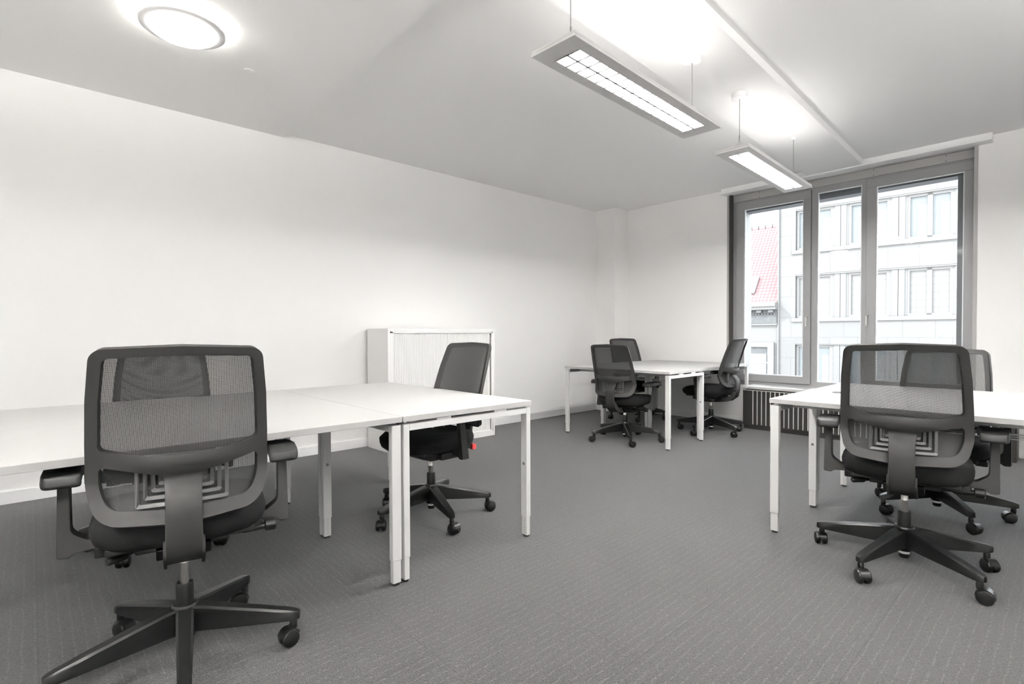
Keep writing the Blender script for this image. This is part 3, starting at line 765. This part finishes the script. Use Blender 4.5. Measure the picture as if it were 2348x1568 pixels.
make_lamp(-1.645, 3.600, -1.704, 5.036, 2.367, .232, 'farther long white pendant lamp in front of the window', -1)

# ------------------------------------------------------------------ round ceiling lamp and detector
t = thing('ceiling_lamp', 'round white ceiling lamp with lit opal disc at upper left', 'lamp', (-3.36, .640, 2.83))
bm = nb(); lathe(bm, [(.140, -.050), (.200, -.050), (.205, -.046), (.205, -.034), (.15, -.028)], 64); obj('rim', bm, m_lampw, t, smooth=40)
bm = nb(); lathe(bm, [(.02, -.092), (.10, -.088), (.140, -.078), (.158, -.066), (.162, -.048)], 64); obj('opal_disc', bm, m_disk, t, smooth=60)
bm = nb(); lathe(bm, [(.12, -.026), (.185, -.024), (.185, -.014), (.12, -.001)], 48); obj('back_glow', bm, m_glow, t, smooth=40)
bm = nb(); lathe(bm, [(.026, -.0035), (.030, -.003), (.030, 0)], 32)
tag(obj('blanking_plate', bm, m_ceil, None, (-3.70, 1.075, 2.83), smooth=40), 'small flat round cap on the ceiling near the round lamp', 'ceiling plate')

# ------------------------------------------------------------------ street outside
F0 = Vector((-4.6726, 25.186, 0)); FR = R(5)
bd = thing('apartment_building', 'pale stone office building with rows of paired windows across the street', 'building', F0, FR)
ZG = -7.0
rows = [(4.76, 6.46), (1.78, 3.60), (-1.22, .58)]
units = [(-3.81, -2.42), (-1.86, -.45), (.09, 1.50), (2.04, 3.45)]
XA, XB = -4.51, 4.4
bm = nb()
zs = [ZG, -1.40] + [] 
bands = [(ZG, -1.40), (.62, 1.60), (3.66, 4.58), (6.52, 7.7)]
for z0, z1 in bands: box(bm, XA, XB, 0, .6, z0, z1)
for z0, z1 in ((-1.40, .62), (1.60, 3.66), (4.58, 6.52)): box(bm, XA, -3.83, 0, .6, z0, z1); box(bm, 3.6, XB, 0, .6, z0, z1)
box(bm, -3.93, 3.6, .30, .6, -1.4, 6.52)
obj('wall', bm, m_facade, bd)
for (z0, z1) in rows:
    bm = nb(); box(bm, -3.98, 3.7, -.07, .3, z0-.19, z0-.03); obj('sill_band', bm, m_stone, bd)
    bm = nb(); box(bm, -3.95, 3.6, .02, .3, z1+.0, z1+.12); obj('lintel', bm, m_stone, bd)
for px in (-2.14, -.17, 1.77):
    for z0, z1 in rows:
        bm = nb()
        for s in (-1, 1):
            prism(bm, [(px+.008, .06), (px+.20, .06), (px+.235, .10), (px+.28, .10), (px+.28, .4), (px+.008, .4)] if s > 0 else [(px-.20, .06), (px-.008, .06), (px-.008, .4), (px-.28, .4), (px-.28, .10), (px-.235, .10)], z0-.03, z1)
        obj('pilaster', bm, m_stone, bd)
for ri, (z0, z1) in enumerate(rows):
    for (a, b) in units:
        c = (a+b)/2 + (.1 if a > 0 else .02)
        c = (a+b)/2
        bm = nb(); ring(bm, a, b, z0-.03, z1+.02, a+.10, b-.10, z0+.07, z1-.10, .12, .30); box(bm, c-.08, c+.08, .12, .30, z0, z1)
        w = obj('window', bm, m_fwin, bd)
        for q0, q1 in ((a+.10, c-.08), (c+.08, b-.10)):
            bm = nb(); box(bm, q0, q1, .19, .21, z0+.07, z1-.10)
            obj('pane', bm, m_blind if ri == 1 else m_pane, w)
            bm = nb(); box(bm, q0+.42*(q1-q0), q1, .175, .188, z0+.07, z1-.42)
            obj('curtain', bm, m_curt if ri != 1 else m_blind, w)
bm = nb(); tube(bm, [(XA+.0, -.05, ZG), (XA+.0, -.05, 7.7)], .04, 8); obj('downpipe', bm, m_stone, bd)
# neighbour with the red roof
nh = thing('townhouse', 'old pale house with steep red tiled roof left of the office building', 'building', F0, FR)
def tile_mat():
    m = bpy.data.materials.new('red_roof_tiles'); m.use_nodes = True
    n = m.node_tree.nodes; l = m.node_tree.links; b = n['Principled BSDF']; b.inputs['Roughness'].default_value = .9; b.inputs['Specular IOR Level'].default_value = .1
    t_ = n.new('ShaderNodeTexCoord'); s = n.new('ShaderNodeSeparateXYZ'); l.new(t_.outputs['Object'], s.inputs[0])
    def fr(o_, sc):
        q = n.new('ShaderNodeMath'); q.operation = 'MULTIPLY'; q.inputs[1].default_value = sc; l.new(o_, q.inputs[0])
        f = n.new('ShaderNodeMath'); f.operation = 'FRACT'; l.new(q.outputs[0], f.inputs[0]); return f.outputs[0]
    fx = fr(s.outputs['X'], 6.2); fz = fr(s.outputs['Z'], 6.6)
    r1 = n.new('ShaderNodeValToRGB'); r1.color_ramp.elements[0].color = (.190, .098, .101, 1); r1.color_ramp.elements[1].color = (.180, .080, .083, 1)
    e = r1.color_ramp.elements.new(.5); e.color = (.215, .138, .140, 1); l.new(fx, r1.inputs[0])
    r2 = n.new('ShaderNodeValToRGB'); r2.color_ramp.elements[0].position = .0; r2.color_ramp.elements[0].color = (.30, .16, .17, 1); r2.color_ramp.elements[1].position = .2; r2.color_ramp.elements[1].color = (1, 1, 1, 1)
    l.new(fz, r2.inputs[0])
    mx = n.new('ShaderNodeMix'); mx.data_type = 'RGBA'; mx.blend_type = 'MULTIPLY'; mx.inputs[0].default_value = .8
    l.new(r1.outputs[0], mx.inputs[6]); l.new(r2.outputs[0], mx.inputs[7]); l.new(mx.outputs[2], b.inputs['Base Color']); return m
bm = nb(); prism(bm, [(-.15, 2.45), (3.6, 6.60), (3.6, 6.35), (.1, 2.30)], -10.5, -4.56, 'x'); obj('roof', bm, tile_mat(), nh)
bm = nb()
for k in range(14): box(bm, -4.80-k*.34, -4.76-k*.34, 3.5, 3.65, 6.55, 6.72)
obj('ridge_tiles', bm, m_dshade, nh)
bm = nb(); prism(bm, [(.25, 2.92), (1.0, 3.75), (.95, 3.81), (.20, 2.98)], -6.6, -5.62, 'x'); obj('skylight', bm, m_pane, nh)
bm = nb(); box(bm, -10.5, -4.55, 0, .6, ZG, 1.50); box(bm, -10.5, -4.55, .1, 3.6, 1.5, 2.4); obj('wall', bm, m_stone, nh)
bm = nb(); box(bm, -10.5, -4.53, -.50, .1, 2.30, 2.46); box(bm, -10.5, -4.53, -.42, .1, 2.16, 2.32); obj('gutter', bm, m_stone, nh)
bm = nb(); box(bm, -10.5, -4.55, -.15, .1, 1.55, 2.16)
for k in range(22): box(bm, -4.66-k*.13, -4.60-k*.13, -.22, -.1, 1.93, 2.0)
for k in range(6): box(bm, -4.85-k*.5, -4.65-k*.5, -.36, -.1, 2.02, 2.14)
obj('cornice', bm, m_dshade, nh)
bm = nb(); box(bm, -10.5, -4.55, -.12, .1, 1.46, 1.58); obj('moulding', bm, m_stone, nh)
bm = nb(); ring(bm, -6.6, -4.68, -2.4, .68, -6.4, -4.94, -2.2, .46, -.12, .0); obj('window', bm, m_fwin, nh)
bm = nb(); box(bm, -6.4, -4.94, -.03, -.01, -2.2, .46)
wn_ = obj('pane', bm, m_dshade, nh)
bm = nb(); box(bm, -6.3, -5.0, -.05, -.03, -2.2, .15); box(bm, -6.4, -4.94, -.06, -.03, -.30, -.22); obj('curtain', bm, m_curt, nh)
bm = nb(); box(bm, -40, 40, 6.8, 60, ZG-.2, ZG)
struct(obj('ground', bm, m_stone), 'street below')
